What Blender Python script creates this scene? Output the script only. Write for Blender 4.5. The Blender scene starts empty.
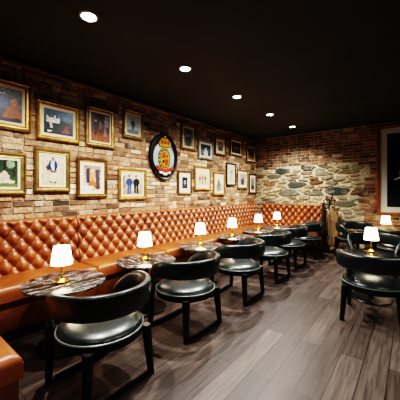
import bpy, bmesh, math, random
from mathutils import Vector, Matrix, noise
C = bpy.context.scene.collection
PI = math.pi
S = bpy.context.scene

# ------------------------------------------------------------------ materials
def srgb(r, g, b):
    f = lambda c: (c/255/12.92) if c/255 <= .04045 else ((c/255+.055)/1.055)**2.4
    return (f(r), f(g), f(b), 1)

def mat(name, col, rough=.5, metal=0, spec=.5, coat=0, emit=None, estr=0):
    m = bpy.data.materials.new(name); m.use_nodes = True
    b = m.node_tree.nodes['Principled BSDF']
    b.inputs['Base Color'].default_value = col
    b.inputs['Roughness'].default_value = rough
    b.inputs['Metallic'].default_value = metal
    b.inputs['Specular IOR Level'].default_value = spec
    b.inputs['Coat Weight'].default_value = coat
    b.inputs['Coat Roughness'].default_value = .2
    if emit:
        b.inputs['Emission Color'].default_value = emit
        b.inputs['Emission Strength'].default_value = estr
    return m

def nodes(m):
    return m.node_tree.nodes, m.node_tree.links, m.node_tree.nodes['Principled BSDF']

def noise_vary(m, c1, c2, scale=8, detail=4, rough=None, bump=0, bscale=None, coord='Object', stretch=None):
    n, l, b = nodes(m)
    tc = n.new('ShaderNodeTexCoord'); src = tc.outputs[coord]
    if stretch:
        mp = n.new('ShaderNodeMapping'); mp.inputs['Scale'].default_value = stretch
        l.new(src, mp.inputs[0]); src = mp.outputs[0]
    t = n.new('ShaderNodeTexNoise'); t.inputs['Scale'].default_value = scale; t.inputs['Detail'].default_value = detail
    l.new(src, t.inputs['Vector'])
    r = n.new('ShaderNodeValToRGB'); r.color_ramp.elements[0].color = c1; r.color_ramp.elements[1].color = c2
    r.color_ramp.elements[0].position = .3; r.color_ramp.elements[1].position = .7
    l.new(t.outputs['Fac'], r.inputs[0]); l.new(r.outputs[0], b.inputs['Base Color'])
    if rough:
        mr = n.new('ShaderNodeMapRange'); mr.inputs['To Min'].default_value = rough[0]; mr.inputs['To Max'].default_value = rough[1]
        l.new(t.outputs['Fac'], mr.inputs['Value']); l.new(mr.outputs[0], b.inputs['Roughness'])
    if bump:
        t2 = n.new('ShaderNodeTexNoise'); t2.inputs['Scale'].default_value = bscale or scale*6; t2.inputs['Detail'].default_value = 6
        l.new(src, t2.inputs['Vector'])
        bp = n.new('ShaderNodeBump'); bp.inputs['Strength'].default_value = bump; bp.inputs['Distance'].default_value = .01
        l.new(t2.outputs['Fac'], bp.inputs['Height']); l.new(bp.outputs[0], b.inputs['Normal'])
    return m

def attr_mat(name, rough=.8, smear=None, bump=0, spec=.3, sscale=5):
    """colours from the mesh's colour attribute, with optional noise smears"""
    m = bpy.data.materials.new(name); m.use_nodes = True
    n, l, b = nodes(m)
    b.inputs['Roughness'].default_value = rough; b.inputs['Specular IOR Level'].default_value = spec
    a = n.new('ShaderNodeAttribute'); a.attribute_name = 'Col'
    out = a.outputs['Color']
    tc = n.new('ShaderNodeTexCoord')
    if smear:
        t = n.new('ShaderNodeTexNoise'); t.inputs['Scale'].default_value = sscale; t.inputs['Detail'].default_value = 7; t.inputs['Roughness'].default_value = .7
        l.new(tc.outputs['Object'], t.inputs['Vector'])
        r = n.new('ShaderNodeMapRange'); r.inputs['From Min'].default_value = .5; r.inputs['From Max'].default_value = .72
        r.inputs['To Max'].default_value = smear[1]
        l.new(t.outputs['Fac'], r.inputs['Value'])
        mx = n.new('ShaderNodeMix'); mx.data_type = 'RGBA'
        l.new(r.outputs[0], mx.inputs[0]); l.new(out, mx.inputs[6]); mx.inputs[7].default_value = smear[0]
        t3 = n.new('ShaderNodeTexNoise'); t3.inputs['Scale'].default_value = 35; t3.inputs['Detail'].default_value = 5
        l.new(tc.outputs['Object'], t3.inputs['Vector'])
        mr = n.new('ShaderNodeMapRange'); mr.inputs['From Min'].default_value = .3; mr.inputs['From Max'].default_value = .7
        mr.inputs['To Min'].default_value = .55; mr.inputs['To Max'].default_value = 1.3
        l.new(t3.outputs['Fac'], mr.inputs['Value'])
        ml = n.new('ShaderNodeMix'); ml.data_type = 'RGBA'; ml.blend_type = 'MULTIPLY'; ml.inputs[0].default_value = 1
        l.new(mx.outputs[2], ml.inputs[6]); l.new(mr.outputs[0], ml.inputs[7]); out = ml.outputs[2]
    l.new(out, b.inputs['Base Color'])
    if bump:
        t2 = n.new('ShaderNodeTexNoise'); t2.inputs['Scale'].default_value = 40; t2.inputs['Detail'].default_value = 6
        l.new(tc.outputs['Object'], t2.inputs['Vector'])
        bp = n.new('ShaderNodeBump'); bp.inputs['Strength'].default_value = bump; bp.inputs['Distance'].default_value = .02
        l.new(t2.outputs['Fac'], bp.inputs['Height']); l.new(bp.outputs[0], b.inputs['Normal'])
    return m

M_tan = noise_vary(mat('cognac_leather', srgb(170, 75, 30), .36, spec=.5), srgb(114, 61, 28), srgb(150, 85, 43), 3, 3, (.28, .42), .12, 180)
M_tandk = noise_vary(mat('cognac_leather_panel', srgb(140, 55, 20), .42), srgb(92, 48, 22), srgb(116, 62, 30), 3, 3, (.35, .5), .1, 150)
M_blk = noise_vary(mat('black_leather', srgb(22, 30, 30), .3, spec=.6, coat=.3), srgb(15, 25, 26), srgb(28, 41, 42), 4, 3, (.26, .4), .12, 160)
M_pipe = mat('pale_piping', srgb(92, 102, 98), .35)
M_ebony = mat('black_stained_wood', srgb(14, 15, 16), .38, spec=.5)
M_iron = mat('black_iron', srgb(20, 21, 22), .32, metal=.3)
M_brass = mat('brass', srgb(235, 185, 70), .22, metal=1)
M_plinth = mat('black_plinth', srgb(14, 12, 12), .5)
M_shade = mat('lit_shade', srgb(255, 245, 225), .8, emit=(1, .86, .66, 1), estr=9.0)
M_ceil = noise_vary(mat('black_ceiling', srgb(44, 46, 43), .7), srgb(38, 40, 37), srgb(50, 52, 48), 1.5, 3)
M_lens = mat('downlight_lens', srgb(255, 255, 255), .5, emit=(.93, .98, 1, 1), estr=60)
M_trim = mat('downlight_trim', srgb(190, 190, 190), .4)
M_brick = attr_mat('brick', .75, (srgb(198, 176, 150), .75), .5, sscale=3.2)
M_brick2 = attr_mat('brick_back', .75, (srgb(176, 150, 122), .45), .5, sscale=2.5)
M_stone = attr_mat('stone', .8, (srgb(188, 174, 146), .75), .7, sscale=7)
M_art = attr_mat('printed_picture', .35, spec=.4)
M_plain = noise_vary(mat('dark_plaster', srgb(60, 52, 46), .8), srgb(52, 45, 40), srgb(70, 60, 52), 3, 4)

def gold(name, a, b, rough=.38, metal=.75):
    return noise_vary(mat(name, a, rough, metal=metal), a, b, 14, 4, None, .25, 90)
M_gold = gold('gilt_frame', srgb(142, 108, 52), srgb(186, 150, 84))
M_gold2 = gold('antique_gilt_frame', srgb(120, 96, 52), srgb(168, 142, 88))
M_gold3 = gold('bronze_frame', srgb(96, 70, 36), srgb(140, 104, 56))
M_silver = gold('silvered_frame', srgb(110, 104, 88), srgb(160, 152, 130))
M_dkfr = gold('dark_wood_frame', srgb(36, 30, 24), srgb(64, 54, 42), .4, .2)
M_brownfr = noise_vary(mat('brown_wood_frame', srgb(130, 74, 34), .35), srgb(112, 60, 26), srgb(150, 88, 42), 6, 4, stretch=(1, 1, .2))
M_mat = mat('cream_mount', srgb(214, 202, 172), .8)
M_matw = mat('pale_mount', srgb(196, 198, 186), .8)

# marble: dark with pale diagonal veins
def marble():
    m = mat('veined_dark_marble', srgb(40, 40, 42), .16, spec=.5)
    n, l, b = nodes(m)
    tc = n.new('ShaderNodeTexCoord')
    mp = n.new('ShaderNodeMapping'); mp.inputs['Rotation'].default_value = (0, 0, 2.29); mp.inputs['Scale'].default_value = (1, .22, 1)
    l.new(tc.outputs['Object'], mp.inputs[0])
    t = n.new('ShaderNodeTexNoise'); t.inputs['Scale'].default_value = 9; t.inputs['Detail'].default_value = 8; t.inputs['Distortion'].default_value = .6; t.inputs['Roughness'].default_value = .6
    l.new(mp.outputs[0], t.inputs['Vector'])
    r = n.new('ShaderNodeValToRGB'); e = r.color_ramp.elements
    e[0].position = .36; e[0].color = srgb(20, 19, 20)
    e[1].position = .74; e[1].color = srgb(42, 42, 42)
    for p, c in ((.47, srgb(33, 33, 33)), (.50, srgb(150, 152, 150)), (.53, srgb(41, 40, 40)), (.6, srgb(36, 34, 36)), (.63, srgb(108, 108, 104)), (.66, srgb(30, 28, 28))):
        x = e.new(p); x.color = c
    l.new(t.outputs['Fac'], r.inputs[0]); l.new(r.outputs[0], b.inputs['Base Color'])
    return m
M_marble = marble()

def floor_mat():
    m = mat('dark_oak_planks', srgb(70, 58, 52), .36, spec=.45)
    n, l, b = nodes(m)
    tc = n.new('ShaderNodeTexCoord')
    mp = n.new('ShaderNodeMapping'); mp.inputs['Rotation'].default_value = (0, 0, PI/2)
    l.new(tc.outputs['Object'], mp.inputs[0])
    bk = n.new('ShaderNodeTexBrick'); bk.offset = .37; bk.inputs['Scale'].default_value = 1
    bk.inputs['Brick Width'].default_value = 1.9; bk.inputs['Row Height'].default_value = .17; bk.inputs['Mortar Size'].default_value = .003
    bk.inputs['Mortar Smooth'].default_value = .2; bk.inputs['Bias'].default_value = 0
    bk.inputs['Color1'].default_value = (0, 0, 0, 1); bk.inputs['Color2'].default_value = (1, 1, 1, 1); bk.inputs['Mortar'].default_value = (.5, .5, .5, 1)
    l.new(mp.outputs[0], bk.inputs['Vector'])
    r = n.new('ShaderNodeValToRGB'); e = r.color_ramp.elements
    e[0].color = srgb(56, 47, 43); e[1].color = srgb(90, 79, 73)
    x = e.new(.5); x.color = srgb(73, 62, 57)
    l.new(bk.outputs['Color'], r.inputs[0])
    g = n.new('ShaderNodeMapping'); g.inputs['Scale'].default_value = (26, 1.6, 1)
    l.new(tc.outputs['Object'], g.inputs[0])
    t = n.new('ShaderNodeTexNoise'); t.inputs['Scale'].default_value = 1.6; t.inputs['Detail'].default_value = 7; t.inputs['Distortion'].default_value = .8
    l.new(g.outputs[0], t.inputs['Vector'])
    mr = n.new('ShaderNodeMapRange'); mr.inputs['From Min'].default_value = .3; mr.inputs['From Max'].default_value = .7
    mr.inputs['To Min'].default_value = .5; mr.inputs['To Max'].default_value = 1.35
    l.new(t.outputs['Fac'], mr.inputs['Value'])
    ml = n.new('ShaderNodeMix'); ml.data_type = 'RGBA'; ml.blend_type = 'MULTIPLY'; ml.inputs[0].default_value = 1
    l.new(r.outputs[0], ml.inputs[6]); l.new(mr.outputs[0], ml.inputs[7])
    dk = n.new('ShaderNodeMix'); dk.data_type = 'RGBA'; dk.inputs[7].default_value = srgb(20, 15, 13)
    l.new(bk.outputs['Fac'], dk.inputs[0]); l.new(ml.outputs[2], dk.inputs[6])
    l.new(dk.outputs[2], b.inputs['Base Color'])
    rr = n.new('ShaderNodeMapRange'); rr.inputs['To Min'].default_value = .3; rr.inputs['To Max'].default_value = .5
    l.new(t.outputs['Fac'], rr.inputs['Value']); l.new(rr.outputs[0], b.inputs['Roughness'])
    bp = n.new('ShaderNodeBump'); bp.inputs['Strength'].default_value = .2; bp.inputs['Distance'].default_value = .004
    l.new(t.outputs['Fac'], bp.inputs['Height']); l.new(bp.outputs[0], b.inputs['Normal'])
    return m
M_floor = floor_mat()

# ------------------------------------------------------------------ mesh helpers
def obj(name, bm, m, parent=None, smooth=True, angle=40):
    me = bpy.data.meshes.new(name); bm.normal_update(); bm.to_mesh(me); bm.free()
    o = bpy.data.objects.new(name, me); C.objects.link(o)
    for q in (m if isinstance(m, (list, tuple)) else [m]): me.materials.append(q)
    if parent is not None: o.parent = parent
    if smooth:
        for p in me.polygons: p.use_smooth = True
        me.set_sharp_from_angle(angle=math.radians(angle))
    return o

def thing(name, label, cat, loc=(0, 0, 0), rotz=0, group=None):
    o = bpy.data.objects.new(name, None); C.objects.link(o); o.empty_display_size = .1
    o.location = loc; o.rotation_euler = (0, 0, rotz)
    o['label'] = label; o['category'] = cat
    if group: o['group'] = group
    return o

def struct(name, bm, m, **k):
    o = obj(name, bm, m, **k); o['kind'] = 'structure'; return o

def copy_tree(o, parent=None):
    c = o.copy(); C.objects.link(c); c.parent = parent
    for ch in list(o.children): copy_tree(ch, c)
    return c

def box(bm, x0, y0, z0, x1, y1, z1, bev=0, seg=2):
    r = bmesh.ops.create_cube(bm, size=1)
    vs = r['verts']
    for v in vs:
        v.co = Vector(((x0+x1)/2+v.co.x*(x1-x0), (y0+y1)/2+v.co.y*(y1-y0), (z0+z1)/2+v.co.z*(z1-z0)))
    if bev:
        es = list({e for v in vs for e in v.link_edges})
        bmesh.ops.bevel(bm, geom=es, offset=bev, segments=seg, profile=.5, affect='EDGES')

def lathe(bm, prof, n=40, c=(0, 0), sx=1, sy=1):
    """closed surface from (radius, z) points"""
    rings = []
    for r, z in prof:
        if r < 1e-6: rings.append([bm.verts.new((c[0], c[1], z))])
        else: rings.append([bm.verts.new((c[0]+sx*r*math.cos(2*PI*i/n), c[1]+sy*r*math.sin(2*PI*i/n), z)) for i in range(n)])
    for a, b in zip(rings, rings[1:]):
        for i in range(n):
            j = (i+1) % n
            if len(a) == 1 and len(b) == 1: continue
            if len(a) == 1: bm.faces.new((a[0], b[j], b[i]))
            elif len(b) == 1: bm.faces.new((a[i], a[j], b[0]))
            else: bm.faces.new((a[i], a[j], b[j], b[i]))
    bmesh.ops.recalc_face_normals(bm, faces=bm.faces[:])

def sweep(bm, secs, cap=True):
    """secs: list of rings (lists of Vector) of equal length"""
    rings = [[bm.verts.new(p) for p in s] for s in secs]
    n = len(rings[0])
    for a, b in zip(rings, rings[1:]):
        for i in range(n):
            j = (i+1) % n
            bm.faces.new((a[i], a[j], b[j], b[i]))
    if cap:
        bm.faces.new(rings[0][::-1]); bm.faces.new(rings[-1])
    bmesh.ops.recalc_face_normals(bm, faces=bm.faces[:])

def tube(bm, pts, rads, n=10):
    pts = [Vector(p) for p in pts]
    if not isinstance(rads, (list, tuple)): rads = [rads]*len(pts)
    secs = []
    up = Vector((.0123, .021, 1))
    for i, p in enumerate(pts):
        t = (pts[min(i+1, len(pts)-1)]-pts[max(i-1, 0)]).normalized()
        if abs(t.dot(up.normalized())) > .97: a = t.cross(Vector((1, .02, 0))).normalized()
        else: a = t.cross(up).normalized()
        b = t.cross(a).normalized()
        if secs and a.dot(la) < 0: a = -a; b = -b
        la = a
        secs.append([p+rads[i]*(a*math.cos(2*PI*k/n)+b*math.sin(2*PI*k/n)) for k in range(n)])
    sweep(bm, secs)

def sell(a, b, n=16, e=.55):
    """rounded-rectangle ring, half sizes a, b"""
    out = []
    for k in range(n):
        t = 2*PI*k/n+PI/n
        c, s = math.cos(t), math.sin(t)
        out.append((a*math.copysign(abs(c)**e, c), b*math.copysign(abs(s)**e, s)))
    return out

# ------------------------------------------------------------------ room shell
W, L0, L1, H = 5.6, -1.6, 7.1, 2.9
bm = bmesh.new(); box(bm, -.2, L0-.2, -.1, W+.2, L1+.2, 0); struct('floor', bm, M_floor, smooth=False)
bm = bmesh.new(); box(bm, -.2, L0-.2, H, W+.2, L1+.2, H+.1); struct('ceiling', bm, M_ceil, smooth=False)
bm = bmesh.new(); box(bm, W, L0, 0, W+.15, L1, H); struct('wall_right', bm, M_plain, smooth=False)
bm = bmesh.new(); box(bm, 0, L0-.15, 0, W, L0, H); struct('wall_front', bm, M_plain, smooth=False)

M_rail = noise_vary(mat('pale_timber_rail', srgb(120, 98, 74), .7), srgb(100, 80, 60), srgb(140, 116, 88), 5, 4, stretch=(1, .2, 1))
bm = bmesh.new(); box(bm, .02, L0, H-.065, .055, L1-.03, H-.025, .006); struct('trim_1', bm, M_rail)
def lin(c): return srgb(*c)
def jit(c, rnd, a):
    k = 1+a*(rnd.random()*2-1); h = .04*(rnd.random()*2-1)
    return tuple(max(0, min(255, q*k*(1+h*e))) for q, e in zip(c, (1, 0, -1)))

class Wall:
    """collects quads with a colour each; (u,v) on the wall, d out of it"""
    def __init__(s, fn): s.bm = bmesh.new(); s.col = s.bm.loops.layers.float_color.new('Col'); s.fn = fn
    def face(s, vs, c):
        f = s.bm.faces.new(vs)
        for l in f.loops: l[s.col] = c
    def poly(s, pts, d0, d1, inset, c, rnd, tilt=0):
        n = len(pts)
        cx = sum(p[0] for p in pts)/n; cy = sum(p[1] for p in pts)/n
        V = lambda u, v, d: s.bm.verts.new(s.fn(u, v, d))
        tu, tv = (rnd.random()-.5)*tilt, (rnd.random()-.5)*tilt
        lo = [V(u, v, d0) for u, v in pts]
        mid = [V(u, v, d0+(d1-d0)*.7) for u, v in pts]
        hi = []
        for u, v in pts:
            dx, dy = cx-u, cy-v; q = math.hypot(dx, dy) or 1
            k = min(inset/q, .6)
            hi.append(V(u+dx*k, v+dy*k, d1+tu*(u-cx)+tv*(v-cy)))
        for i in range(n):
            j = (i+1) % n
            s.face((lo[i], lo[j], mid[j], mid[i]), c); s.face((mid[i], mid[j], hi[j], hi[i]), c)
        s.face(hi, c)
    def rect(s, u0, v0, u1, v1, d, c):
        s.face([s.bm.verts.new(s.fn(u, v, d)) for u, v in ((u0, v0), (u1, v0), (u1, v1), (u0, v1))], c)

def bricks(w, u0, u1, v0, v1, pal, rnd, keep=None, bh=.072, bw=.215, mort=.011, mcol=(150, 128, 104)):
    k = 0; v = v0
    while v < v1:
        u = u0-(bw/2 if k % 2 else 0)-rnd.random()*.02
        while u < u1:
            ww = bw*(1 if rnd.random() > .14 else .5)
            a, b = max(u, u0), min(u+ww, u1)
            if b-a > .03 and (keep is None or keep((a+b)/2, v+bh/2)):
                g = mort/2+rnd.random()*.003
                jj = lambda: (rnd.random()-.5)*.006
                pts = [(a+g+jj(), v+g+jj()), (b-g+jj(), v+g+jj()), (b-g+jj(), min(v+bh, v1)-g+jj()), (a+g+jj(), min(v+bh, v1)-g+jj())]
                nn = noise.noise(Vector((a*.9, v*1.6, 3)))
                c = rnd.choices(pal, weights=[max(.05, p[1]+p[2]*nn) for p in pal])[0][0]
                w.poly(pts, 0, .006+rnd.random()*.012, .006, lin(jit(c, rnd, .18)), rnd, .05)
            u += ww
        v += bh; k += 1

rnd = random.Random(4)
palL = [((162, 126, 96), 1.2, .3), ((137, 100, 74), 1.0, -.6), ((187, 161, 131), .9, 1.0), ((105, 78, 59), .5, -.8), ((175, 140, 108), 1, .4), ((72, 57, 46), .15, -.2), ((205, 187, 161), .4, .9)]
wl = Wall(lambda u, v, d: (d, u, v))
wl.rect(L0, 0, L1, H, 0, lin((158, 134, 108)))
wl.rect(L0, 0, L0, H, -.1, lin((158, 134, 108))) if 0 else None
bricks(wl, L0, L1, .0, H-.02, palL, rnd)
bmesh.ops.recalc_face_normals(wl.bm, faces=wl.bm.faces[:])
struct('wall_left', wl.bm, M_brick, smooth=False)

wb = Wall(lambda u, v, d: (u, L1-d, v))
wb.rect(0, 0, W, H, 0, lin((196, 184, 154)))
rnd = random.Random(11)
def edge(u): return 2.07+.10*noise.noise(Vector((u*1.3, 0, 7)))+.05*noise.noise(Vector((u*5, 2, 7)))
def redge(v): return 2.66+.10*noise.noise(Vector((v*2.3, 5, 1)))
palB = [((130, 92, 70), 1.2, 0), ((107, 75, 56), 1, -.3), ((151, 114, 88), .8, .4), ((78, 58, 47), .5, -.4), ((173, 146, 120), .3, .5)]
bricks(wb, 0, W, 0, H-.02, palB, rnd, keep=lambda u, v: v > edge(u) or u > redge(v))
# rubble stones: named big ones first, then fill
def blob(cx, cy, rx, ry, rnd, n=11, e=.62):
    ph = rnd.random()
    return [(cx+rx*math.copysign(abs(math.cos(t))**e, math.cos(t))*(1+.22*(rnd.random()-.5)),
             cy+ry*math.copysign(abs(math.sin(t))**e, math.sin(t))*(1+.22*(rnd.random()-.5)))
            for t in (2*PI*(i+ph*.3)/n for i in range(n))]
DK, GR, TN, BR, PL = (65, 69, 65), (108, 109, 97), (161, 144, 115), (105, 78, 56), (192, 178, 147)
big = [(.80, 1.96, .26, DK), (1.45, 2.0, .16, (66, 68, 62)), (1.15, 1.60, .30, DK), (2.12, 1.43, .36, (58, 66, 66)),
       (2.52, 1.40, .13, BR), (.42, 1.63, .16, (124, 84, 56)), (.95, 1.38, .30, GR), (1.63, 1.38, .18, (104, 104, 88)),
       (1.80, 1.86, .2, (124, 122, 100)), (.55, 1.82, .16, (96, 100, 84)), (2.36, 1.88, .2, (120, 104, 76)), (2.3, 1.12, .26, (104, 102, 84)), (2.1, .7, .28, GR), (1.6, .9, .2, BR)]
SV = 3.0
seeds = [(u, v*SV, r*r*.62, c) for u, v, r, c in big]
for k in range(6000):
    u, v = rnd.random()*2.9, rnd.random()*2.3*SV
    if all((u-q[0])**2+(v-q[1])**2 > (.19+.75*math.sqrt(q[2]))**2 for q in seeds):
        seeds.append((u, v, .004*rnd.random(), jit(rnd.choice([TN, TN, TN, PL, PL, BR, (145, 128, 101), (171, 152, 122), (134, 118, 96), (110, 106, 91), (142, 114, 89), (179, 162, 132)]), rnd, .12)))
def clip(poly, nx, ny, d):
    out = []
    for i in range(len(poly)):
        p, q = poly[i-1], poly[i]
        dp, dq = p[0]*nx+p[1]*ny-d, q[0]*nx+q[1]*ny-d
        if (dp <= 0) != (dq <= 0):
            t = dp/(dp-dq); out.append((p[0]+(q[0]-p[0])*t, p[1]+(q[1]-p[1])*t))
        if dq <= 0: out.append(q)
    return out
for i, (u, v, w_, c) in enumerate(seeds):
    poly = [(.0, .0), (2.9, .0), (2.9, 2.3*SV), (0, 2.3*SV)]
    for j, (a_, b_, w2, c2) in enumerate(seeds):
        if i == j or (a_-u)**2+(b_-v)**2 > 2.2: continue
        nx, ny = a_-u, b_-v; q = math.hypot(nx, ny)
        d = (nx*(a_+u)+ny*(b_+v)+w_-w2)/2
        poly = clip(poly, nx, ny, d-.028*q*(.7+.6*rnd.random()))
        if len(poly) < 3: break
    if len(poly) < 3 or v/SV > edge(u) or u > redge(v/SV): continue
    fine = []
    for k in range(len(poly)):
        p, q = poly[k], poly[(k+1) % len(poly)]
        m_ = max(1, int(math.hypot(p[0]-q[0], p[1]-q[1])/.09))
        for e in range(m_):
            t = e/m_; x, y = p[0]+(q[0]-p[0])*t, p[1]+(q[1]-p[1])*t
            k2 = .93+.12*noise.noise(Vector((x*7, y*7, i)))
            fine.append((u+(x-u)*k2, (v+(y-v)*k2)/SV))
    if len(fine) >= 3:
        wb.poly(fine, 0, .014+rnd.random()*.022, .016, lin(c), rnd, .06)
bmesh.ops.recalc_face_normals(wb.bm, faces=wb.bm.faces[:])
struct('wall_back', wb.bm, M_stone, smooth=False)

# ------------------------------------------------------------------ banquettes
BT, ST = 1.09, .52        # back top, seat top

def tuft_bm(width, height, du0=.152, dv0=.19):
    """tufted panel in local x (0..width), z (0..height); front faces -y, leaning back; with buttons"""
    bm = bmesh.new()
    nu = max(1, round(width/du0)); du = width/nu
    nv = max(1, round(height/dv0)); dv = height/nv
    step = .0105
    NX, NZ = int(width/step), int(height/step)
    def depth(u, v):
        a, b = u/du+v/dv, u/du-v/dv
        s = abs(math.sin(PI*a))*abs(math.sin(PI*b))
        t = .062*s**.5
        em = min(u, width-u, 1e9); ez = min(v, height-v)
        rnd_ = lambda d, r: r-math.sqrt(max(0, r*r-(r-min(d, r))**2))
        k = min(1, ez/.035)
        t = t*k+(.05)*(1-k)
        return t-rnd_(em, .02)-rnd_(ez, .045)
    lean = .07
    front = []
    for j in range(NZ+1):
        v = height*j/NZ
        front.append([bm.verts.new((width*i/NX, -(.07+depth(width*i/NX, v)+lean*(1-v/height)), v)) for i in range(NX+1)])
    for j in range(NZ):
        for i in range(NX):
            bm.faces.new((front[j][i], front[j][i+1], front[j+1][i+1], front[j+1][i]))
    back = {}
    def bk(i, j):
        if (i, j) not in back: back[(i, j)] = bm.verts.new((width*i/NX, 0, height*j/NZ))
        return back[(i, j)]
    for i in range(NX):
        bm.faces.new((front[NZ][i], front[NZ][i+1], bk(i+1, NZ), bk(i, NZ)))
        bm.faces.new((front[0][i+1], front[0][i], bk(i, 0), bk(i+1, 0)))
    for j in range(NZ):
        bm.faces.new((front[j][0], front[j+1][0], bk(0, j+1), bk(0, j)))
        bm.faces.new((front[j+1][NX], front[j][NX], bk(NX, j), bk(NX, j+1)))
    for k in range(2*nu+1):           # covered buttons in the pits
        for q in range(2*nv+1):
            if (k+q) % 2: continue
            u, v = k*du/2, q*dv/2
            if u < .03 or u > width-.03 or v < .05 or v > height-.05: continue
            y = -(.07+depth(u, v)+lean*(1-v/height))
            r = bmesh.ops.create_icosphere(bm, subdivisions=1, radius=.012)
            for p in r['verts']: p.co = Vector((u+p.co.x, y-.002+p.co.y*.6, v+p.co.z))
    bmesh.ops.recalc_face_normals(bm, faces=bm.faces[:])
    return bm

def cushion_bm(x0, x1, y0, y1, z0, z1, r=.045, crown=.02):
    """upholstered seat slab, softly crowned, rounded on all edges"""
    bm = bmesh.new()
    nx, ny = max(6, int((x1-x0)/.05)), max(6, int((y1-y0)/.05))
    def off(d): return r-math.sqrt(max(0, r*r-(r-min(d, r))**2)) if d < r else 0
    us = sorted(set([0, .006, .015, .03, r, (x1-x0)-r, x1-x0-.03, x1-x0-.015, x1-x0-.006, x1-x0]+[(x1-x0)*i/nx for i in range(1, nx) if r < (x1-x0)*i/nx < x1-x0-r]))
    vs = sorted(set([0, .006, .015, .03, r, (y1-y0)-r, y1-y0-.03, y1-y0-.015, y1-y0-.006, y1-y0]+[(y1-y0)*i/ny for i in range(1, ny) if r < (y1-y0)*i/ny < y1-y0-r]))
    g = []
    for u in us:
        row = []
        for v in vs:
            du_, dv_ = min(u, x1-x0-u), min(v, y1-y0-v)
            z = z1-max(off(du_), off(dv_))+crown*math.sin(PI*u/(x1-x0))**.6*math.sin(PI*v/(y1-y0))**.6+.004*noise.noise(Vector((x0+u*5, (y0+v)*5, z1)))
            row.append(bm.verts.new((x0+u, y0+v, z)))
        g.append(row)
    for i in range(len(us)-1):
        for j in range(len(vs)-1):
            bm.faces.new((g[i][j], g[i+1][j], g[i+1][j+1], g[i][j+1]))
    rim = [g[i][0] for i in range(len(us))]+[g[-1][j] for j in range(1, len(vs))]+[g[i][-1] for i in range(len(us)-2, -1, -1)]+[g[0][j] for j in range(len(vs)-2, 0, -1)]
    low = [bm.verts.new((v.co.x, v.co.y, z0)) for v in rim]
    n = len(rim)
    for i in range(n):
        j = (i+1) % n
        bm.faces.new((rim[j], rim[i], low[i], low[j]))
    bm.faces.new(low[::-1])
    bmesh.ops.recalc_face_normals(bm, faces=bm.faces[:])
    return bm

def banquette(label, loc, rotz, width, back=(0, None), seat=(0, None), end=None, depth=.65):
    """local: x along the wall, wall at y=0, front towards -y"""
    t = thing('banquette', label, 'banquette', loc, rotz, 'cognac leather banquette sections')
    b0, b1 = back[0], back[1] or width
    s0, s1 = seat[0], seat[1] or width
    g = .003
    o = obj('tufted_backrest', tuft_bm(b1-b0-2*g, BT-ST+.02), M_tan, t, angle=180); o.location = (b0+g, -.045, ST-.02)
    bm = bmesh.new(); box(bm, s0+g, -.16, .1, s1-g, -.045, ST-.025); obj('back_support', bm, M_tandk, t)
    obj('seat_cushion', cushion_bm(s0+g, s1-g, -depth, -.12, ST-.13, ST, .05), M_tan, t)
    bm = bmesh.new(); box(bm, s0+g, -depth+.02, .1, s1-g, -.17, ST-.132, .012); obj('front_panel', bm, M_tandk, t)
    bm = bmesh.new(); box(bm, s0+g, -depth+.07, 0, s1-g, -.045, .098); obj('plinth', bm, M_plinth, t)
    if end is not None:
        bm = bmesh.new(); x = end
        prof = [(-.045, 0), (-.045, BT-.01), (-.10, BT-.01), (-.22, ST+.02), (-depth-.005, ST-.01), (-depth-.005, .0)]
        a = [bm.verts.new((x, p[0], p[1])) for p in prof]; b = [bm.verts.new((x+.03, p[0], p[1])) for p in prof]
        bm.faces.new(a[::-1]); bm.faces.new(b)
        for i in range(6): bm.faces.new((a[i], a[(i+1) % 6], b[(i+1) % 6], b[i]))
        bmesh.ops.recalc_face_normals(bm, faces=bm.faces[:])
        obj('end_panel', bm, M_tandk, t, smooth=False)
    return t
# left wall: rot so local x = -world y ... use rotz=+90deg: local x -> +y, local -y -> +x
for y0, y1, lab in ((.58, 1.75, 'tufted cognac leather banquette section nearest the camera, behind the front-left marble table'),
                    (1.75, 2.87, 'tufted cognac leather banquette section under the oval crest, second from the camera'),
                    (2.87, 4.75, 'long tufted cognac leather banquette section along the left wall beyond the crest'),
                    (4.75, 6.47, 'tufted cognac leather banquette section on the left wall next to the far corner')):
    w = y1-y0
    if y1 > 6: banquette(lab, (.0, y0, 0), PI/2, w, back=(0, w+.40), seat=(0, w+.40))
    elif y0 < 1: banquette(lab, (.0, y0, 0), PI/2, w, back=(-.4, w), seat=(0, w))
    else: banquette(lab, (.0, y0, 0), PI/2, w)
banquette('tufted cognac leather banquette against the stone back wall', (0, L1-.01, 0), 0, 1.83, back=(.24, 1.83), seat=(.665, 1.83), end=1.832, depth=.62)
# the near return, facing +y
banquette('near end of the leather banquette jutting in at the lower left edge of the photo', (1.89, -.12, 0), PI, 1.82, back=(0, 1.6), seat=(0, 1.6), depth=.68)

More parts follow.
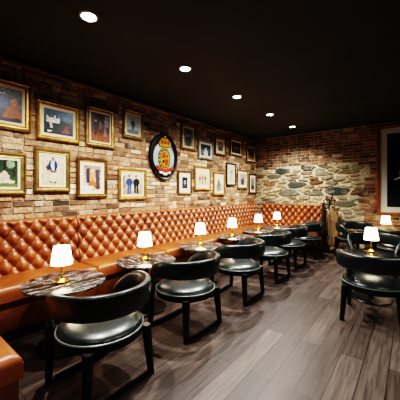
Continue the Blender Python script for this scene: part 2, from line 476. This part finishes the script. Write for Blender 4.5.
# ------------------------------------------------------------------ tub chairs
def make_chair():
    t = thing('tub_chair', 'x', 'chair', group='black leather tub chairs')
    # seat (faces +x; back at -x)
    bm = bmesh.new()
    lathe(bm, [(0, .345), (.29, .345), (.302, .352), (.304, .366), (.298, .384), (.275, .402), (.22, .417), (.12, .426), (0, .428)], 48)
    seat = obj('seat_cushion', bm, M_blk, t, angle=60)
    bm = bmesh.new()
    pts = []
    n = 56
    for k in range(n):
        a = 2*PI*k/n
        pts.append([Vector(((.306+.009*math.cos(2*PI*q/8))*math.cos(a), (.306+.009*math.cos(2*PI*q/8))*math.sin(a), .362+.009*math.sin(2*PI*q/8))) for q in range(8)])
    sweep(bm, pts+[pts[0]], cap=False); bmesh.ops.remove_doubles(bm, verts=bm.verts[:], dist=1e-5)
    obj('piping', bm, M_pipe, seat)
    bm = bmesh.new()
    lathe(bm, [(.0, .300), (.296, .300), (.306, .308), (.308, .345), (.30, .3505), (0, .3505)], 48)
    obj('seat_frame', bm, M_ebony, t)
    # curved back band whose arms drop into the front legs
    bm = bmesh.new(); secs = []
    path = []
    R0 = .338
    N = 56
    for k in range(-N, N+1):
        s = k/N; a = abs(s)
        if a < .6: ph = a/.6*82; drop = 0
        else:
            q = (a-.6)/.4
            ph = 82+50*math.sin(q*PI/2); drop = 1-math.cos(q*PI/2)
        ph = math.radians(ph)*(1 if s >= 0 else -1)
        z = .617-.277*drop-.012*(min(a/.74, 1))**2
        r = R0+.018*drop
        hw = .086-.008*min(a/.74, 1)**3-.05*min(1, drop*1.2)
        th = .030-.004*drop
        path.append((Vector((-r*math.cos(ph), r*math.sin(ph), z)), hw, th, ph))
    for i, (p, hw, th, ph) in enumerate(path):
        T = (path[min(i+1, len(path)-1)][0]-path[max(i-1, 0)][0]).normalized()
        Nr = Vector((-math.cos(ph), math.sin(ph), 0)); Nr = (Nr-T*Nr.dot(T)).normalized()
        Wd = T.cross(Nr).normalized()
        if i == 0 and 0: pass
        # slight outward lean of the top edge
        secs.append([p+Nr*(x+.10*y*(1 if Wd.z > 0 else -1)*max(0, abs(Wd.z))*.6)+Wd*y for x, y in sell(th, hw, 20, .6)])
    sweep(bm, secs)
    obj('backrest', bm, M_blk, t, angle=70)
    # legs (front pair rises into the arms) and floor runners
    for sx in (-1, 1):
        for sy in (-1, 1):
            bm = bmesh.new()
            top = (sx*.225, sy*.240, .38) if sx < 0 else (.238, sy*.264, .415)
            bot = (sx*.252, sy*.268, .0)
            secs = []
            for f in (0, .5, 1):
                c = Vector(bot).lerp(Vector(top), f); w = .021+.012*f
                secs.append([c+Vector((x, y, 0)) for x, y in sell(w, w, 12, .6)])
            sweep(bm, secs); obj('leg', bm, M_ebony, t)
        bm = bmesh.new()
        ys = [-.262+.524*i/6 for i in range(7)]
        sweep(bm, [[Vector((sx*.252+a, y, .0175+b)) for a, b in sell(.018, .0175, 12, .6)] for y in ys])
        obj('floor_runner', bm, M_ebony, t)
    for ch in t.children:
        if ch.name.startswith(('seat', 'backrest')): ch.location.z += .045
    return t
chair0 = make_chair()
first = [True]
def put_chair(x, y, facing, label, runners=True):
    if first[0]: o = chair0; first[0] = False
    else: o = copy_tree(chair0)
    o.location = (x, y, 0); o.rotation_euler = (0, 0, facing); o['label'] = label
    return o
put_chair(1.71, 1.135, PI+.02, 'black leather tub chair nearest the camera, drawn up to the front-left marble table')
put_chair(1.66, 2.15, PI-.02, 'black leather tub chair, second from the camera in the row along the banquette')
put_chair(1.675, 3.20, PI+.03, 'black leather tub chair, third from the camera in the row along the banquette')
put_chair(1.665, 4.22, PI, 'black leather tub chair, fourth from the camera in the row along the banquette')
put_chair(1.65, 5.14, PI-.02, 'black leather tub chair, fifth from the camera in the row along the banquette')
put_chair(1.70, 6.06, PI+.05, 'black leather tub chair at the far end of the row, beside the hanging coats')
rc = [put_chair(3.2, 3.54, PI/2+.02, 'black leather tub chair with its back to the camera at the near right-hand table'),
      put_chair(3.09, 4.87, -PI/2, 'black leather tub chair facing the camera across the near right-hand table'),
      put_chair(2.575, 6.555, -PI/4, 'black leather tub chair turned aside by the stone wall, right of the coats'),
      put_chair(3.34, 5.92, PI/2, 'black leather tub chair half hidden at the far right table under the big portrait')]
for ch in list(rc[0].children):
    if ch.name.startswith('floor_runner'): bpy.data.objects.remove(ch)

# ------------------------------------------------------------------ tables
def make_table():
    t = thing('pedestal_table', 'x', 'table', group='round marble pedestal tables')
    bm = bmesh.new(); lathe(bm, [(0, .556), (.335, .556), (.352, .562), (.355, .570), (.352, .578), (.346, .58), (0, .58)], 56)
    obj('marble_top', bm, M_marble, t, angle=50)
    bm = bmesh.new(); lathe(bm, [(0, .022), (.032, .022), (.028, .05), (.028, .52), (.10, .545), (.10, .5555), (0, .5555)], 24); obj('column', bm, M_iron, t)
    bm = bmesh.new(); lathe(bm, [(0, 0), (.238, 0), (.24, .004), (.24, .014), (.234, .02), (.06, .0215), (0, .0215)], 48); obj('base_disc', bm, M_iron, t)
    return t
tab0 = make_table(); tfirst = [True]
def put_table(x, y, rz, label):
    if tfirst[0]: o = tab0; tfirst[0] = False
    else: o = copy_tree(tab0)
    o.location = (x, y, 0); o.rotation_euler = (0, 0, rz); o['label'] = label; return o
# ------------------------------------------------------------------ lamps
def make_lamp():
    t = thing('table_lamp', 'x', 'lamp', group='small lit table lamps')
    bm = bmesh.new(); lathe(bm, [(0, 0), (.056, 0), (.058, .006), (.055, .014), (.036, .019), (.026, .03), (.02, .036), (0, .036)], 32); obj('base', bm, M_brass, t)
    bm = bmesh.new(); lathe(bm, [(0, .034), (.012, .034), (.008, .06), (.014, .078), (.007, .095), (.007, .178), (0, .178)], 16); obj('stem', bm, M_brass, t)
    bm = bmesh.new(); lathe(bm, [(.092, .165), (.0925, .166), (.068, .327), (.066, .330), (0, .330), (0, .326), (.064, .326), (.090, .167), (.092, .165)], 40); obj('shade', bm, M_shade, t)
    bm = bmesh.new(); lathe(bm, [(0, .3302), (.006, .3302), (.008, .338), (.004, .345), (0, .345)], 12); obj('finial', bm, M_brass, t)
    return t
lamp0 = make_lamp(); lfirst = [True]
def put_lamp(x, y, label):
    if lfirst[0]: o = lamp0; lfirst[0] = False
    else: o = copy_tree(lamp0)
    o.location = (x, y, .5805); o['label'] = label
    ld = bpy.data.lights.new('lamp_glow', 'POINT'); ld.energy = 2.2; ld.color = (1, .72, .42); ld.shadow_soft_size = .03
    lo = bpy.data.objects.new('lamp_glow', ld); C.objects.link(lo); lo.parent = o; lo.location = (0, 0, .145)
ordn = ['nearest the camera', 'second from the camera', 'third from the camera', 'fourth from the camera', 'fifth from the camera', 'in the far corner']
TX = [(1.03, 1.19), (1.02, 2.16), (1.0, 3.27), (.99, 4.32), (.98, 5.30), (1.02, 6.12)]
for i, ((x, y), w) in enumerate(zip(TX, ordn)):
    put_table(x, y, .3+i*1.1 if i else 0, 'round dark marble pedestal table in the banquette row, %s' % w)
LX = [(1.04, 1.15), (.98, 2.17), (.93, 3.33), (.9, 4.33), (.9, 5.42), (.96, 6.3)]
for i, ((x, y), w) in enumerate(zip(LX, ordn)):
    put_lamp(x, y, 'lit brass lamp with white shade on the banquette table %s' % w)
near_right = put_table(3.11, 4.18, .4, 'round pedestal table between the two chairs at the right edge of the photo')
put_lamp(3.10, 4.36, 'small brass lamp with glowing white shade on the near right-hand table')
far_right = put_table(3.33, 6.69, 1.4, 'round pedestal table at the stone wall below the big portrait')
put_lamp(3.11, 6.74, 'small lit lamp on the far right table just below the big portrait')

M_dkm = noise_vary(mat('plain_black_marble', srgb(22, 23, 24), .2), srgb(16, 17, 18), srgb(40, 41, 42), 7, 7)
for t_ in (near_right, far_right):
    for ch in t_.children:
        if ch.name.startswith('marble_top'):
            ch.material_slots[0].link = 'OBJECT'; ch.material_slots[0].material = M_dkm
# ------------------------------------------------------------------ pictures
def paint(nx, ny, bg0, bg1, shapes, seed, gr=.16):
    """bg gradient bottom->top, shapes (kind, cx, cy, rx, ry, colour) in 0..1; returns grid of sRGB"""
    r = random.Random(seed); g = []
    for j in range(ny):
        row = []
        for i in range(nx):
            u, v = (i+.5)/nx, (j+.5)/ny
            k = v+.12*noise.noise(Vector((u*4, v*4, seed)))
            u += .035*noise.noise(Vector((u*6, v*6, seed+9))); v += .035*noise.noise(Vector((u*6, v*6, seed+19)))
            k = max(0, min(1, k))
            c = [bg0[q]*(1-k)+bg1[q]*k for q in range(3)]
            for s in shapes:
                kind, cx, cy, rx, ry, col = s
                dx, dy = (u-cx)/rx, (v-cy)/ry
                hit = (dx*dx+dy*dy < 1) if kind == 'e' else (abs(dx) < 1 and abs(dy) < 1) if kind == 'r' else (-1 < dy < 1 and abs(dx) < (1-dy)/2)
                if hit: c = list(col)
            f = 1+gr*(r.random()*2-1)+gr*noise.noise(Vector((u*9, v*9, seed+3)))
            L_ = sum(c)/3
            row.append([max(0, min(255, (L_+(q-L_)*.85)*f*1.0)) for q in c])
        g.append(row)
    return g

def frame_ring(bm, w, h, prof):
    """prof: (inset, height) from outer back to inner; local x width, z height, front -y"""
    loops = []
    for ins, d in prof:
        a, b = w/2-ins, h/2-ins
        loops.append([bm.verts.new((x, -d, z)) for x, z in ((-a, -b), (a, -b), (a, b), (-a, b))])
    for p, q in zip(loops, loops[1:]):
        for i in range(4):
            j = (i+1) % 4
            bm.faces.new((p[i], p[j], q[j], q[i]))
    bmesh.ops.recalc_face_normals(bm, faces=bm.faces[:])

def picture(label, loc, rotz, w, h, fm, fw, mw, bg0, bg1, shapes, seed, mm=None, group='gilt framed pictures on the left brick wall', fd=.035, nx=44, name='framed_picture', tilt=0):
    t = thing(name, label, 'picture', loc, rotz, group)
    t.rotation_euler = (0, tilt, rotz)
    bm = bmesh.new()
    frame_ring(bm, w, h, [(0, 0), (0, fd*.55), (fw*.12, fd*.8), (fw*.3, fd), (fw*.5, fd*.72), (fw*.75, fd*.62), (fw*.9, fd*.7), (fw, fd*.45), (fw, 0)])
    obj('frame', bm, fm, t, smooth=False)
    bm = bmesh.new()
    frame_ring(bm, w-2*fw+.002, h-2*fw+.002, [(0, .002), (0, fd*.36), (mw, fd*.36), (mw, fd*.26)])
    obj('mount', bm, mm or M_mat, t, smooth=False)
    pw, ph = w-2*fw-2*mw+.004, h-2*fw-2*mw+.004
    ny = max(6, int(nx*ph/pw))
    g = paint(nx, ny, bg0, bg1, shapes, seed)
    bm = bmesh.new(); col = bm.loops.layers.float_color.new('Col')
    vs = [[bm.verts.new((-pw/2+pw*i/nx, -fd*.24, -ph/2+ph*j/ny)) for i in range(nx+1)] for j in range(ny+1)]
    for j in range(ny):
        for i in range(nx):
            f = bm.faces.new((vs[j][i], vs[j][i+1], vs[j+1][i+1], vs[j+1][i]))
            for l in f.loops: l[col] = lin(g[j][i])
    obj('print', bm, M_art, t, smooth=False)
    return t

def person(cx, foot, ht, coat, legs, skin=(205, 160, 130), hair=(50, 36, 28), wd=1.0, asp=1.0):
    q = ht*asp*wd
    return [('r', cx-.055*q, foot+.22*ht, .045*q, .23*ht, legs), ('r', cx+.06*q, foot+.22*ht, .045*q, .23*ht, legs),
            ('e', cx, foot+.62*ht, .17*q, .23*ht, coat), ('e', cx, foot+.92*ht, .075*q, .08*ht, skin), ('e', cx, foot+.965*ht, .075*q, .045*ht, hair)]

GP = []
def lpic(label, y0, y1, z0, z1, fm, fw, mw, bg0, bg1, shapes, seed, **k):
    # on the left wall (faces +x): rotz = +90deg, local x -> +y
    y0, y1 = (y0-.025, y1-.025) if y0 > 1.9 else (y0-.012, y1-.012)
    picture(label, (.021, (y0+y1)/2, (z0+z1)/2), PI/2, y1-y0, z1-z0, fm, fw, mw, bg0, bg1, shapes, seed, **k)

lpic('gilt framed painting of figures in blue and rust, upper row at the left photo edge', .52, 1.27, 2.09, 2.64, M_gold, .062, .03, (62, 50, 48), (120, 128, 128),
     person(.66, .1, .8, (42, 82, 140), (36, 44, 70), asp=.75)+[('t', .85, .35, .22, .35, (150, 76, 36)), ('e', .86, .62, .05, .12, (190, 120, 80)), ('r', .2, .4, .12, .35, (70, 54, 60)), ('r', .5, .06, .5, .06, (44, 32, 30))], 1)
lpic('gilt framed landscape of a white turreted building above dark water, upper row', 1.325, 1.855, 2.04, 2.515, M_gold, .052, .035, (34, 36, 42), (86, 110, 128),
     [('e', .8, .78, .35, .16, (70, 112, 140)), ('e', .5, .35, .6, .22, (40, 46, 48)), ('r', .3, .55, .22, .09, (214, 210, 200)), ('r', .36, .66, .03, .12, (226, 222, 212)), ('r', .12, .62, .03, .10, (206, 202, 190)), ('r', .5, .58, .03, .12, (220, 216, 206)),
      ('r', .25, .36, .04, .1, (186, 186, 180)), ('t', .75, .24, .16, .16, (120, 60, 60)), ('r', .2, .1, .08, .03, (210, 210, 206)), ('e', .9, .35, .1, .1, (60, 40, 46))], 2)
lpic('pale gilt framed dark interior scene with a group on a red-brown floor, upper row', 1.955, 2.41, 2.04, 2.60, M_gold2, .058, .022, (120, 66, 36), (48, 36, 40),
     [('r', .5, .16, .5, .16, (142, 76, 36))]+person(.25, .22, .55, (46, 38, 60), (36, 30, 44))+person(.5, .25, .5, (120, 90, 80), (70, 50, 50))+person(.75, .2, .62, (90, 84, 110), (140, 110, 110))+[('r', .85, .75, .1, .2, (130, 120, 130))], 3)
lpic('small gilt framed print of a dark blue figure, upper row left of the crest', 2.56, 2.96, 2.25, 2.70, M_gold2, .048, .03, (150, 160, 160), (170, 186, 192),
     person(.48, .12, .7, (54, 70, 96), (60, 76, 96), wd=1.4)+[('r', .5, .12, .4, .1, (92, 104, 112))], 4)
lpic('bronze framed grey-green portrait, upper row just right of the crest', 3.89, 4.33, 2.23, 2.745, M_gold3, .05, .03, (140, 130, 116), (92, 106, 104),
     [('e', .5, .3, .34, .34, (60, 66, 72)), ('e', .52, .66, .14, .14, (190, 150, 124)), ('e', .52, .74, .15, .08, (70, 60, 54))], 5)
lpic('silvered framed picture of a white figure on dark blue, upper row beyond the crest', 4.425, 4.955, 2.095, 2.51, M_silver, .045, .045, (60, 74, 84), (36, 46, 60),
     [('e', .5, .28, .22, .3, (190, 196, 196)), ('e', .52, .62, .11, .12, (200, 170, 150)), ('e', .2, .4, .1, .2, (90, 110, 120)), ('e', .82, .5, .1, .2, (70, 90, 104))], 6, mm=M_matw)
lpic('narrow bronze framed portrait with wide pale mount, upper row', 5.03, 5.47, 2.25, 2.665, M_gold3, .042, .06, (150, 140, 116), (120, 120, 104),
     [('e', .5, .25, .3, .3, (84, 80, 78)), ('e', .5, .62, .15, .14, (176, 140, 112))], 7)
lpic('bronze framed dark picture with warm faces, upper row second from the corner', 5.675, 6.265, 2.30, 2.735, M_gold3, .042, .04, (36, 28, 26), (46, 36, 32),
     [('e', .35, .55, .13, .15, (170, 106, 72)), ('e', .68, .5, .12, .14, (150, 92, 66)), ('e', .35, .2, .2, .25, (80, 50, 40)), ('e', .7, .2, .18, .22, (60, 44, 50))], 8)
lpic('bronze framed picture hung last in the upper row, beside the far corner', 6.51, 7.03, 2.21, 2.69, M_gold3, .042, .035, (150, 128, 84), (40, 36, 34),
     [('e', .5, .55, .2, .3, (60, 48, 40)), ('e', .5, .78, .1, .1, (160, 120, 90))], 9)
lpic('gilt framed picture of people sitting under green trees, lower row at the left photo edge', .62, 1.222, 1.37, 1.84, M_gold2, .06, .028, (62, 84, 50), (40, 60, 44),
     [('e', .3, .75, .25, .2, (66, 100, 66)), ('r', .72, .7, .03, .3, (40, 34, 28)), ('r', .92, .7, .03, .3, (46, 40, 30)), ('e', .84, .85, .1, .14, (120, 150, 110)), ('e', .45, .35, .12, .22, (40, 60, 110)), ('e', .5, .58, .05, .07, (206, 160, 130)),
      ('e', .68, .3, .14, .2, (200, 176, 160)), ('e', .7, .52, .05, .07, (210, 170, 140)), ('r', .5, .06, .5, .07, (96, 116, 60)), ('e', .82, .2, .1, .06, (226, 214, 200))], 10)
lpic('gilt framed print of a standing figure in a navy jacket on cream, lower row', 1.302, 1.733, 1.405, 1.93, M_gold2, .058, .024, (190, 174, 140), (196, 186, 158),
     [('r', .44, .27, .035, .2, (226, 196, 176)), ('r', .58, .27, .035, .2, (226, 196, 176)), ('r', .42, .1, .06, .025, (40, 30, 30)), ('r', .6, .08, .06, .025, (40, 30, 30)), ('r', .5, .5, .12, .06, (150, 36, 50)),
      ('e', .5, .66, .2, .2, (30, 52, 86)), ('r', .5, .66, .06, .17, (170, 196, 216)), ('e', .3, .6, .09, .1, (60, 50, 56)), ('e', .5, .87, .05, .05, (196, 150, 120)), ('e', .5, .91, .055, .035, (40, 30, 26)), ('e', .85, .5, .1, .35, (206, 176, 150))], 11)
lpic('gilt framed picture of rust-brown figures on a pale ground, lower row', 1.815, 2.275, 1.325, 1.865, M_gold3, .05, .05, (206, 190, 176), (150, 120, 110),
     [('r', .25, .6, .1, .3, (50, 50, 64)), ('r', .8, .5, .12, .35, (70, 62, 70)), ('e', .5, .5, .16, .4, (206, 136, 84)), ('e', .5, .2, .22, .2, (176, 92, 50)), ('e', .52, .8, .07, .07, (226, 180, 150)), ('e', .3, .1, .3, .08, (214, 206, 206)), ('e', .8, .12, .15, .08, (96, 50, 40))], 12)
lpic('gilt framed picture of two figures in blue and black coats, left of the crest', 2.478, 3.023, 1.28, 1.767, M_gold, .05, .03, (150, 130, 104), (196, 184, 156),
     person(.33, .06, .86, (48, 66, 110), (54, 74, 120), wd=1.15)+person(.68, .06, .86, (34, 34, 38), (30, 30, 34), wd=1.15)+[('r', .5, .3, .04, .2, (200, 196, 196)), ('r', .08, .6, .05, .3, (120, 110, 96))], 13)
lpic('dark framed small black picture in a wide grey mount, lower row right of the crest', 3.80, 4.205, 1.348, 1.813, M_gold3, .04, .085, (30, 30, 32), (24, 24, 26),
     [('e', .55, .55, .25, .2, (150, 140, 130)), ('e', .5, .25, .3, .1, (70, 66, 66))], 14, mm=M_matw)
lpic('gilt framed sketch of small figures on cream, lower row under the silvered frame', 4.30, 4.86, 1.436, 1.94, M_gold, .045, .045, (206, 180, 140), (216, 194, 156),
     person(.25, .15, .6, (120, 90, 80), (150, 120, 100))+person(.5, .12, .65, (170, 110, 80), (120, 90, 76))+person(.76, .15, .6, (86, 80, 90), (96, 84, 84)), 15)
lpic('gilt framed print of a seated grey figure, lower row third from the crest', 4.967, 5.427, 1.325, 1.853, M_gold, .045, .03, (206, 186, 146), (214, 196, 156),
     [('e', .5, .32, .3, .28, (104, 100, 100)), ('e', .45, .6, .12, .2, (90, 84, 82)), ('e', .47, .78, .08, .08, (190, 150, 120)), ('e', .7, .2, .2, .12, (150, 140, 134))], 16)
lpic('dark framed tall pale print set slightly higher in the lower row', 5.506, 5.936, 1.555, 2.11, M_dkfr, .04, .03, (186, 176, 146), (196, 188, 160),
     [('e', .6, .62, .14, .12, (120, 110, 96)), ('e', .5, .35, .1, .25, (160, 150, 126))], 17)
lpic('gilt framed portrait in grey on a white mount, lower row second from the corner', 6.02, 6.565, 1.484, 1.975, M_gold2, .04, .06, (170, 164, 150), (150, 146, 136),
     [('e', .5, .3, .25, .35, (66, 62, 64)), ('e', .55, .7, .13, .13, (150, 120, 104))], 18)
lpic('dark framed picture with two small panels, lower row beside the far corner', 6.645, 7.06, 1.354, 1.90, M_dkfr, .04, .07, (60, 58, 66), (150, 140, 124),
     [('e', .5, .5, .3, .18, (110, 104, 110)), ('e', .5, .2, .3, .12, (40, 38, 46))], 19)
# big portrait on the back wall
picture('large brown framed dark portrait in a pale mount on the back wall', (3.60, L1-.055, 1.862), 0, 1.35, 1.94, M_brownfr, .075, .115, (22, 20, 24), (36, 38, 44),
        [('e', .36, .42, .36, .34, (14, 13, 16)), ('e', .42, .82, .085, .085, (190, 140, 112)), ('e', .42, .89, .085, .045, (60, 46, 36)), ('t', .42, .68, .06, .08, (214, 208, 200)),
         ('e', .265, .445, .05, .03, (184, 132, 104)), ('r', .22, .39, .09, .010, (206, 200, 196)), ('r', .8, .35, .14, .3, (30, 24, 26)), ('e', .3, .62, .05, .02, (60, 56, 60))], 30,
        mm=M_matw, group=None, nx=60, fd=.05, name='framed_portrait')

# ------------------------------------------------------------------ crest plaque
M_cblk = mat('plaque_black', srgb(18, 20, 20), .3)
M_cfield = noise_vary(mat('plaque_pale_blue', srgb(170, 186, 186), .5), srgb(128, 146, 146), srgb(160, 174, 168), 8)
M_cgold = mat('plaque_gold', srgb(186, 132, 34), .35, metal=.3)
M_cred = mat('plaque_red', srgb(140, 40, 26), .45)
M_cgrn = mat('plaque_green', srgb(52, 70, 40), .5)
M_cwht = mat('plaque_white', srgb(226, 220, 212), .5)
cz, cy_, ra, rb = 2.03, 3.40, .34, .415
crest = thing('crest_plaque', 'oval black rimmed crest with gold crown and red emblem on the brick wall', 'plaque', (.02, cy_, cz), PI/2)
def disc(bm, cx, cz, rx, rz, y0, y1, n=40, dome=0):
    a = [bm.verts.new((cx+rx*math.cos(2*PI*i/n), -y0, cz+rz*math.sin(2*PI*i/n))) for i in range(n)]
    b = [bm.verts.new((cx+rx*.97*math.cos(2*PI*i/n), -y1, cz+rz*.97*math.sin(2*PI*i/n))) for i in range(n)]
    for i in range(n):
        j = (i+1) % n; bm.faces.new((a[i], a[j], b[j], b[i]))
    c = bm.verts.new((cx, -y1-dome, cz))
    for i in range(n): bm.faces.new((b[i], b[(i+1) % n], c))
    bmesh.ops.recalc_face_normals(bm, faces=bm.faces[:])
def flat(bm, pts, y0, y1):
    a = [bm.verts.new((x, -y0, z)) for x, z in pts]; b = [bm.verts.new((x, -y1, z)) for x, z in pts]
    n = len(pts)
    for i in range(n): bm.faces.new((a[i], a[(i+1) % n], b[(i+1) % n], b[i]))
    bm.faces.new(b)
    bmesh.ops.recalc_face_normals(bm, faces=bm.faces[:])
bm = bmesh.new(); disc(bm, 0, 0, ra, rb, 0, .03, 56); obj('backing', bm, M_cblk, crest)
bm = bmesh.new(); disc(bm, 0, -.02, ra*.75, rb*.69, .03, .034, 56); obj('field', bm, M_cfield, crest)
bm = bmesh.new(); n = 64
secs = [[Vector(((ra-.02+.022*math.cos(2*PI*q/8))*math.cos(2*PI*k/n), -.032-.022*math.sin(2*PI*q/8), (rb-.02+.022*math.cos(2*PI*q/8))*math.sin(2*PI*k/n))) for q in range(8)] for k in range(n)]
sweep(bm, secs+[secs[0]], cap=False); bmesh.ops.remove_doubles(bm, verts=bm.verts[:], dist=1e-5); obj('rim', bm, M_cblk, crest)
bm = bmesh.new(); disc(bm, 0, -.035, .15, .205, .034, .046); gr = obj('garter_ring', bm, M_cgrn, crest)
for k in range(16):
    a = 2*PI*(k+.5)/16; bm = bmesh.new(); disc(bm, .131*math.cos(a), -.035+.182*math.sin(a), .017, .017, .046, .052, 8, .006); obj('stud', bm, M_cgold, gr)
bm = bmesh.new(); disc(bm, 0, -.035, .108, .15, .046, .058); sh = obj('shield', bm, M_cgold, crest)
for q in ([(-.085, -.025), (0, -.025), (0, .085), (-.055, .065)], [(.0, -.045), (.085, -.045), (.055, -.14), (.0, -.165)]):
    bm = bmesh.new(); flat(bm, q, .057, .064); obj('shield_quarter', bm, M_cred, sh)
for sx, sz in ((1, 1), (-1, -1)):
    bm = bmesh.new(); disc(bm, sx*.042, -.035+sz*.052, .026, .03, .057, .066, 14, .004); obj('shield_emblem', bm, M_cred if sx > 0 else M_cblk, sh)
bm = bmesh.new()
P = [(-.12, .175), (.12, .175), (.135, .215)]
for k in range(25):
    u = 1-2*k/24; P.append((.165*u*(1-.10*abs(u)), .225+.115*(1-abs(u)**2.2)-.035*math.exp(-(u*5)**2)))
P.append((-.135, .215))
flat(bm, P, .034, .058); cr = obj('crown', bm, M_cgold, crest)
for s_ in (-1, 0, 1):
    bm = bmesh.new(); disc(bm, s_*.075, .255, .022, .032, .058, .068, 14, .004); obj('crown_lining', bm, M_cred, cr)
bm = bmesh.new(); disc(bm, 0, .345, .022, .024, .034, .066, 14, .006); obj('crown_orb', bm, M_cgold, cr)
bm = bmesh.new()
top = [(-.21+.42*i/12, -.195-.03*math.cos((-.21+.42*i/12)/.21*PI)) for i in range(13)]
flat(bm, top+[(x, z-.06) for x, z in top][::-1], .046, .066); obj('ribbon', bm, M_cred, crest)
for s_ in (-1, 1):
    bm = bmesh.new(); flat(bm, [(s_*.005, -.235), (s_*.05, -.25), (s_*.14, -.265), (s_*.12, -.305), (s_*.06, -.29), (s_*.03, -.335), (s_*.005, -.32)][::s_], .036, .06)
    obj('ribbon_tail', bm, M_cwht, crest)

# ------------------------------------------------------------------ coat stand and coats
M_coatt = noise_vary(mat('tan_wool', srgb(132, 104, 72), .9), srgb(116, 90, 60), srgb(150, 120, 84), 12, 5, None, .3, 200)
M_coatd = noise_vary(mat('dark_wool', srgb(40, 34, 32), .9), srgb(32, 28, 27), srgb(52, 44, 40), 12, 5, None, .3, 200)
CX, CY = 2.0, 6.88
st = thing('coat_stand', 'low dark coat stand with curled hooks beside the end of the banquette', 'coat stand', (CX, CY, 0))
bm = bmesh.new(); lathe(bm, [(0, 0), (.12, 0), (.12, .012), (.04, .025), (0, .025)], 28); obj('base', bm, M_iron, st)
bm = bmesh.new(); tube(bm, [(0, 0, .02), (0, 0, .7), (0, 0, 1.24)], .014); obj('pole', bm, M_iron, st)
for k in range(6):
    a = 2*PI*k/6+.3; c, s = math.cos(a), math.sin(a); h = 1.12+.05*(k % 3)
    bm = bmesh.new(); tube(bm, [(.008*c, .008*s, h), (.06*c, .06*s, h-.02), (.105*c, .105*s, h+.02), (.12*c, .12*s, h+.075), (.10*c, .10*s, h+.10)], [.011, .011, .010, .012, .016], 8)
    obj('hook', bm, M_iron, st)
def coat(name, label, m, loc, rz, w, d, z0, z1, seed, folds, sleeves=True):
    bm = bmesh.new(); secs = []; NR = 20; n = 64
    for j in range(NR+1):
        f = j/NR; z = z1+(z0-z1)*f
        ww = w*(.25+.75*min(1, f*3.2)**.55)*(.86+.2*f); dd = d*(.35+.65*min(1, f*2.5)**.6)*(.9+.2*f)
        ring = []
        for i in range(n):
            a = 2*PI*i/n
            k = 1+(.05+.13*f)*math.sin(folds*a+seed+1.5*f)+.05*math.sin((folds*2+1)*a+seed*2)
            ring.append(Vector((ww*k*math.cos(a), dd*k*math.sin(a), z+.015*math.sin(3*a+seed)*f)))
        secs.append(ring)
    sweep(bm, secs)
    t = thing(name, label, 'coat', loc, rz)
    obj('body', bm, m, t, angle=80)
    for s in ((-1, 1) if sleeves else ()):
        bm = bmesh.new()
        H0 = z1-.10
        tube(bm, [(s*w*.6, 0, H0), (s*w*.95, -d*.3, H0-.12), (s*w*1.0, -d*.5, H0-.35), (s*w*.98, -d*.6, H0-.58)], [.04, .045, .045, .04], 12)
        obj('sleeve', bm, m, t)
    bm = bmesh.new(); tube(bm, [(w*.28*math.cos(a), -d*.1+d*.4*math.sin(a), z1+.005) for a in [2*PI*i/12 for i in range(12)]], .022, 8); obj('collar', bm, m, t)
    return t
coat('hanging_coat', 'tan wool coat hanging on the right of the coat stand', M_coatt, (CX+.09, CY-.07, 0), .1, .082, .075, .16, 1.06, 1.0, 6)
coat('hanging_coat', 'dark brown coat hanging on the left of the coat stand, against the banquette end', M_coatd, (CX-.07, CY-.24, 0), -.2, .042, .06, .28, 1.12, 2.3, 5, False)

# ------------------------------------------------------------------ downlights
dl0 = None
names = ['nearest the camera', 'second from the camera', 'third from the camera', 'fourth from the camera', 'farthest from the camera, near the back wall']
def spot(name, loc, aim, power, size, blend, parent=None, col=(1, .95, .88), soft=.035):
    ld = bpy.data.lights.new(name, 'SPOT'); ld.energy = power; ld.spot_size = math.radians(size); ld.spot_blend = blend; ld.color = col; ld.shadow_soft_size = soft
    o = bpy.data.objects.new(name, ld); C.objects.link(o)
    if parent: o.parent = parent
    o.location = loc
    o.rotation_euler = Vector(aim).to_track_quat('-Z', 'Y').to_euler()
    return o
for i, y in enumerate((1.22, 2.46, 3.69, 4.93, 6.17)):
    t = thing('downlight', 'bright recessed ceiling downlight %s' % names[i], 'ceiling light', (1.38, y, H), 0, 'recessed downlights in the black ceiling')
    bm = bmesh.new(); lathe(bm, [(.057, 0), (.078, 0), (.078, -.006), (.062, -.012), (.057, -.004), (.057, 0)], 32); obj('trim_ring', bm, M_trim, t)
    bm = bmesh.new(); lathe(bm, [(0, -.001), (.056, -.001), (.056, -.006), (0, -.012)], 28); obj('lens', bm, M_lens, t)
    spot('beam', (0, 0, -.03), (-.12, 0, -1), 420, 146, .9, t)
for y in (.2, 1.9, 3.5, 5.1, 6.4): spot('downlight_lamp', (4.9, y, H-.03), (-.25, 0, -1), 130, 120, .9)
for x, y, p in ((1.38, -.05, 15), (3.1, -.6, 60)): spot('downlight_lamp', (x, y, H-.03), (0, .1, -1), p, 130, .9)

w = bpy.data.worlds.new('World'); S.world = w; w.use_nodes = True
w.node_tree.nodes['Background'].inputs[0].default_value = (.9, .85, .8, 1); w.node_tree.nodes['Background'].inputs[1].default_value = .02

# ------------------------------------------------------------------ camera
cam = bpy.data.cameras.new('camera'); co = bpy.data.objects.new('camera', cam); C.objects.link(co)
co.location = (3.55, 0, 1.4); co.rotation_euler = (PI/2, 0, math.atan(213/270))
cam.sensor_width = 36; cam.lens = 270/400*36; cam.shift_y = -8/400; cam.clip_start = .05
S.camera = co
S.view_settings.view_transform = 'Filmic'
S.view_settings.look = 'Very High Contrast'
S.view_settings.exposure = -.62
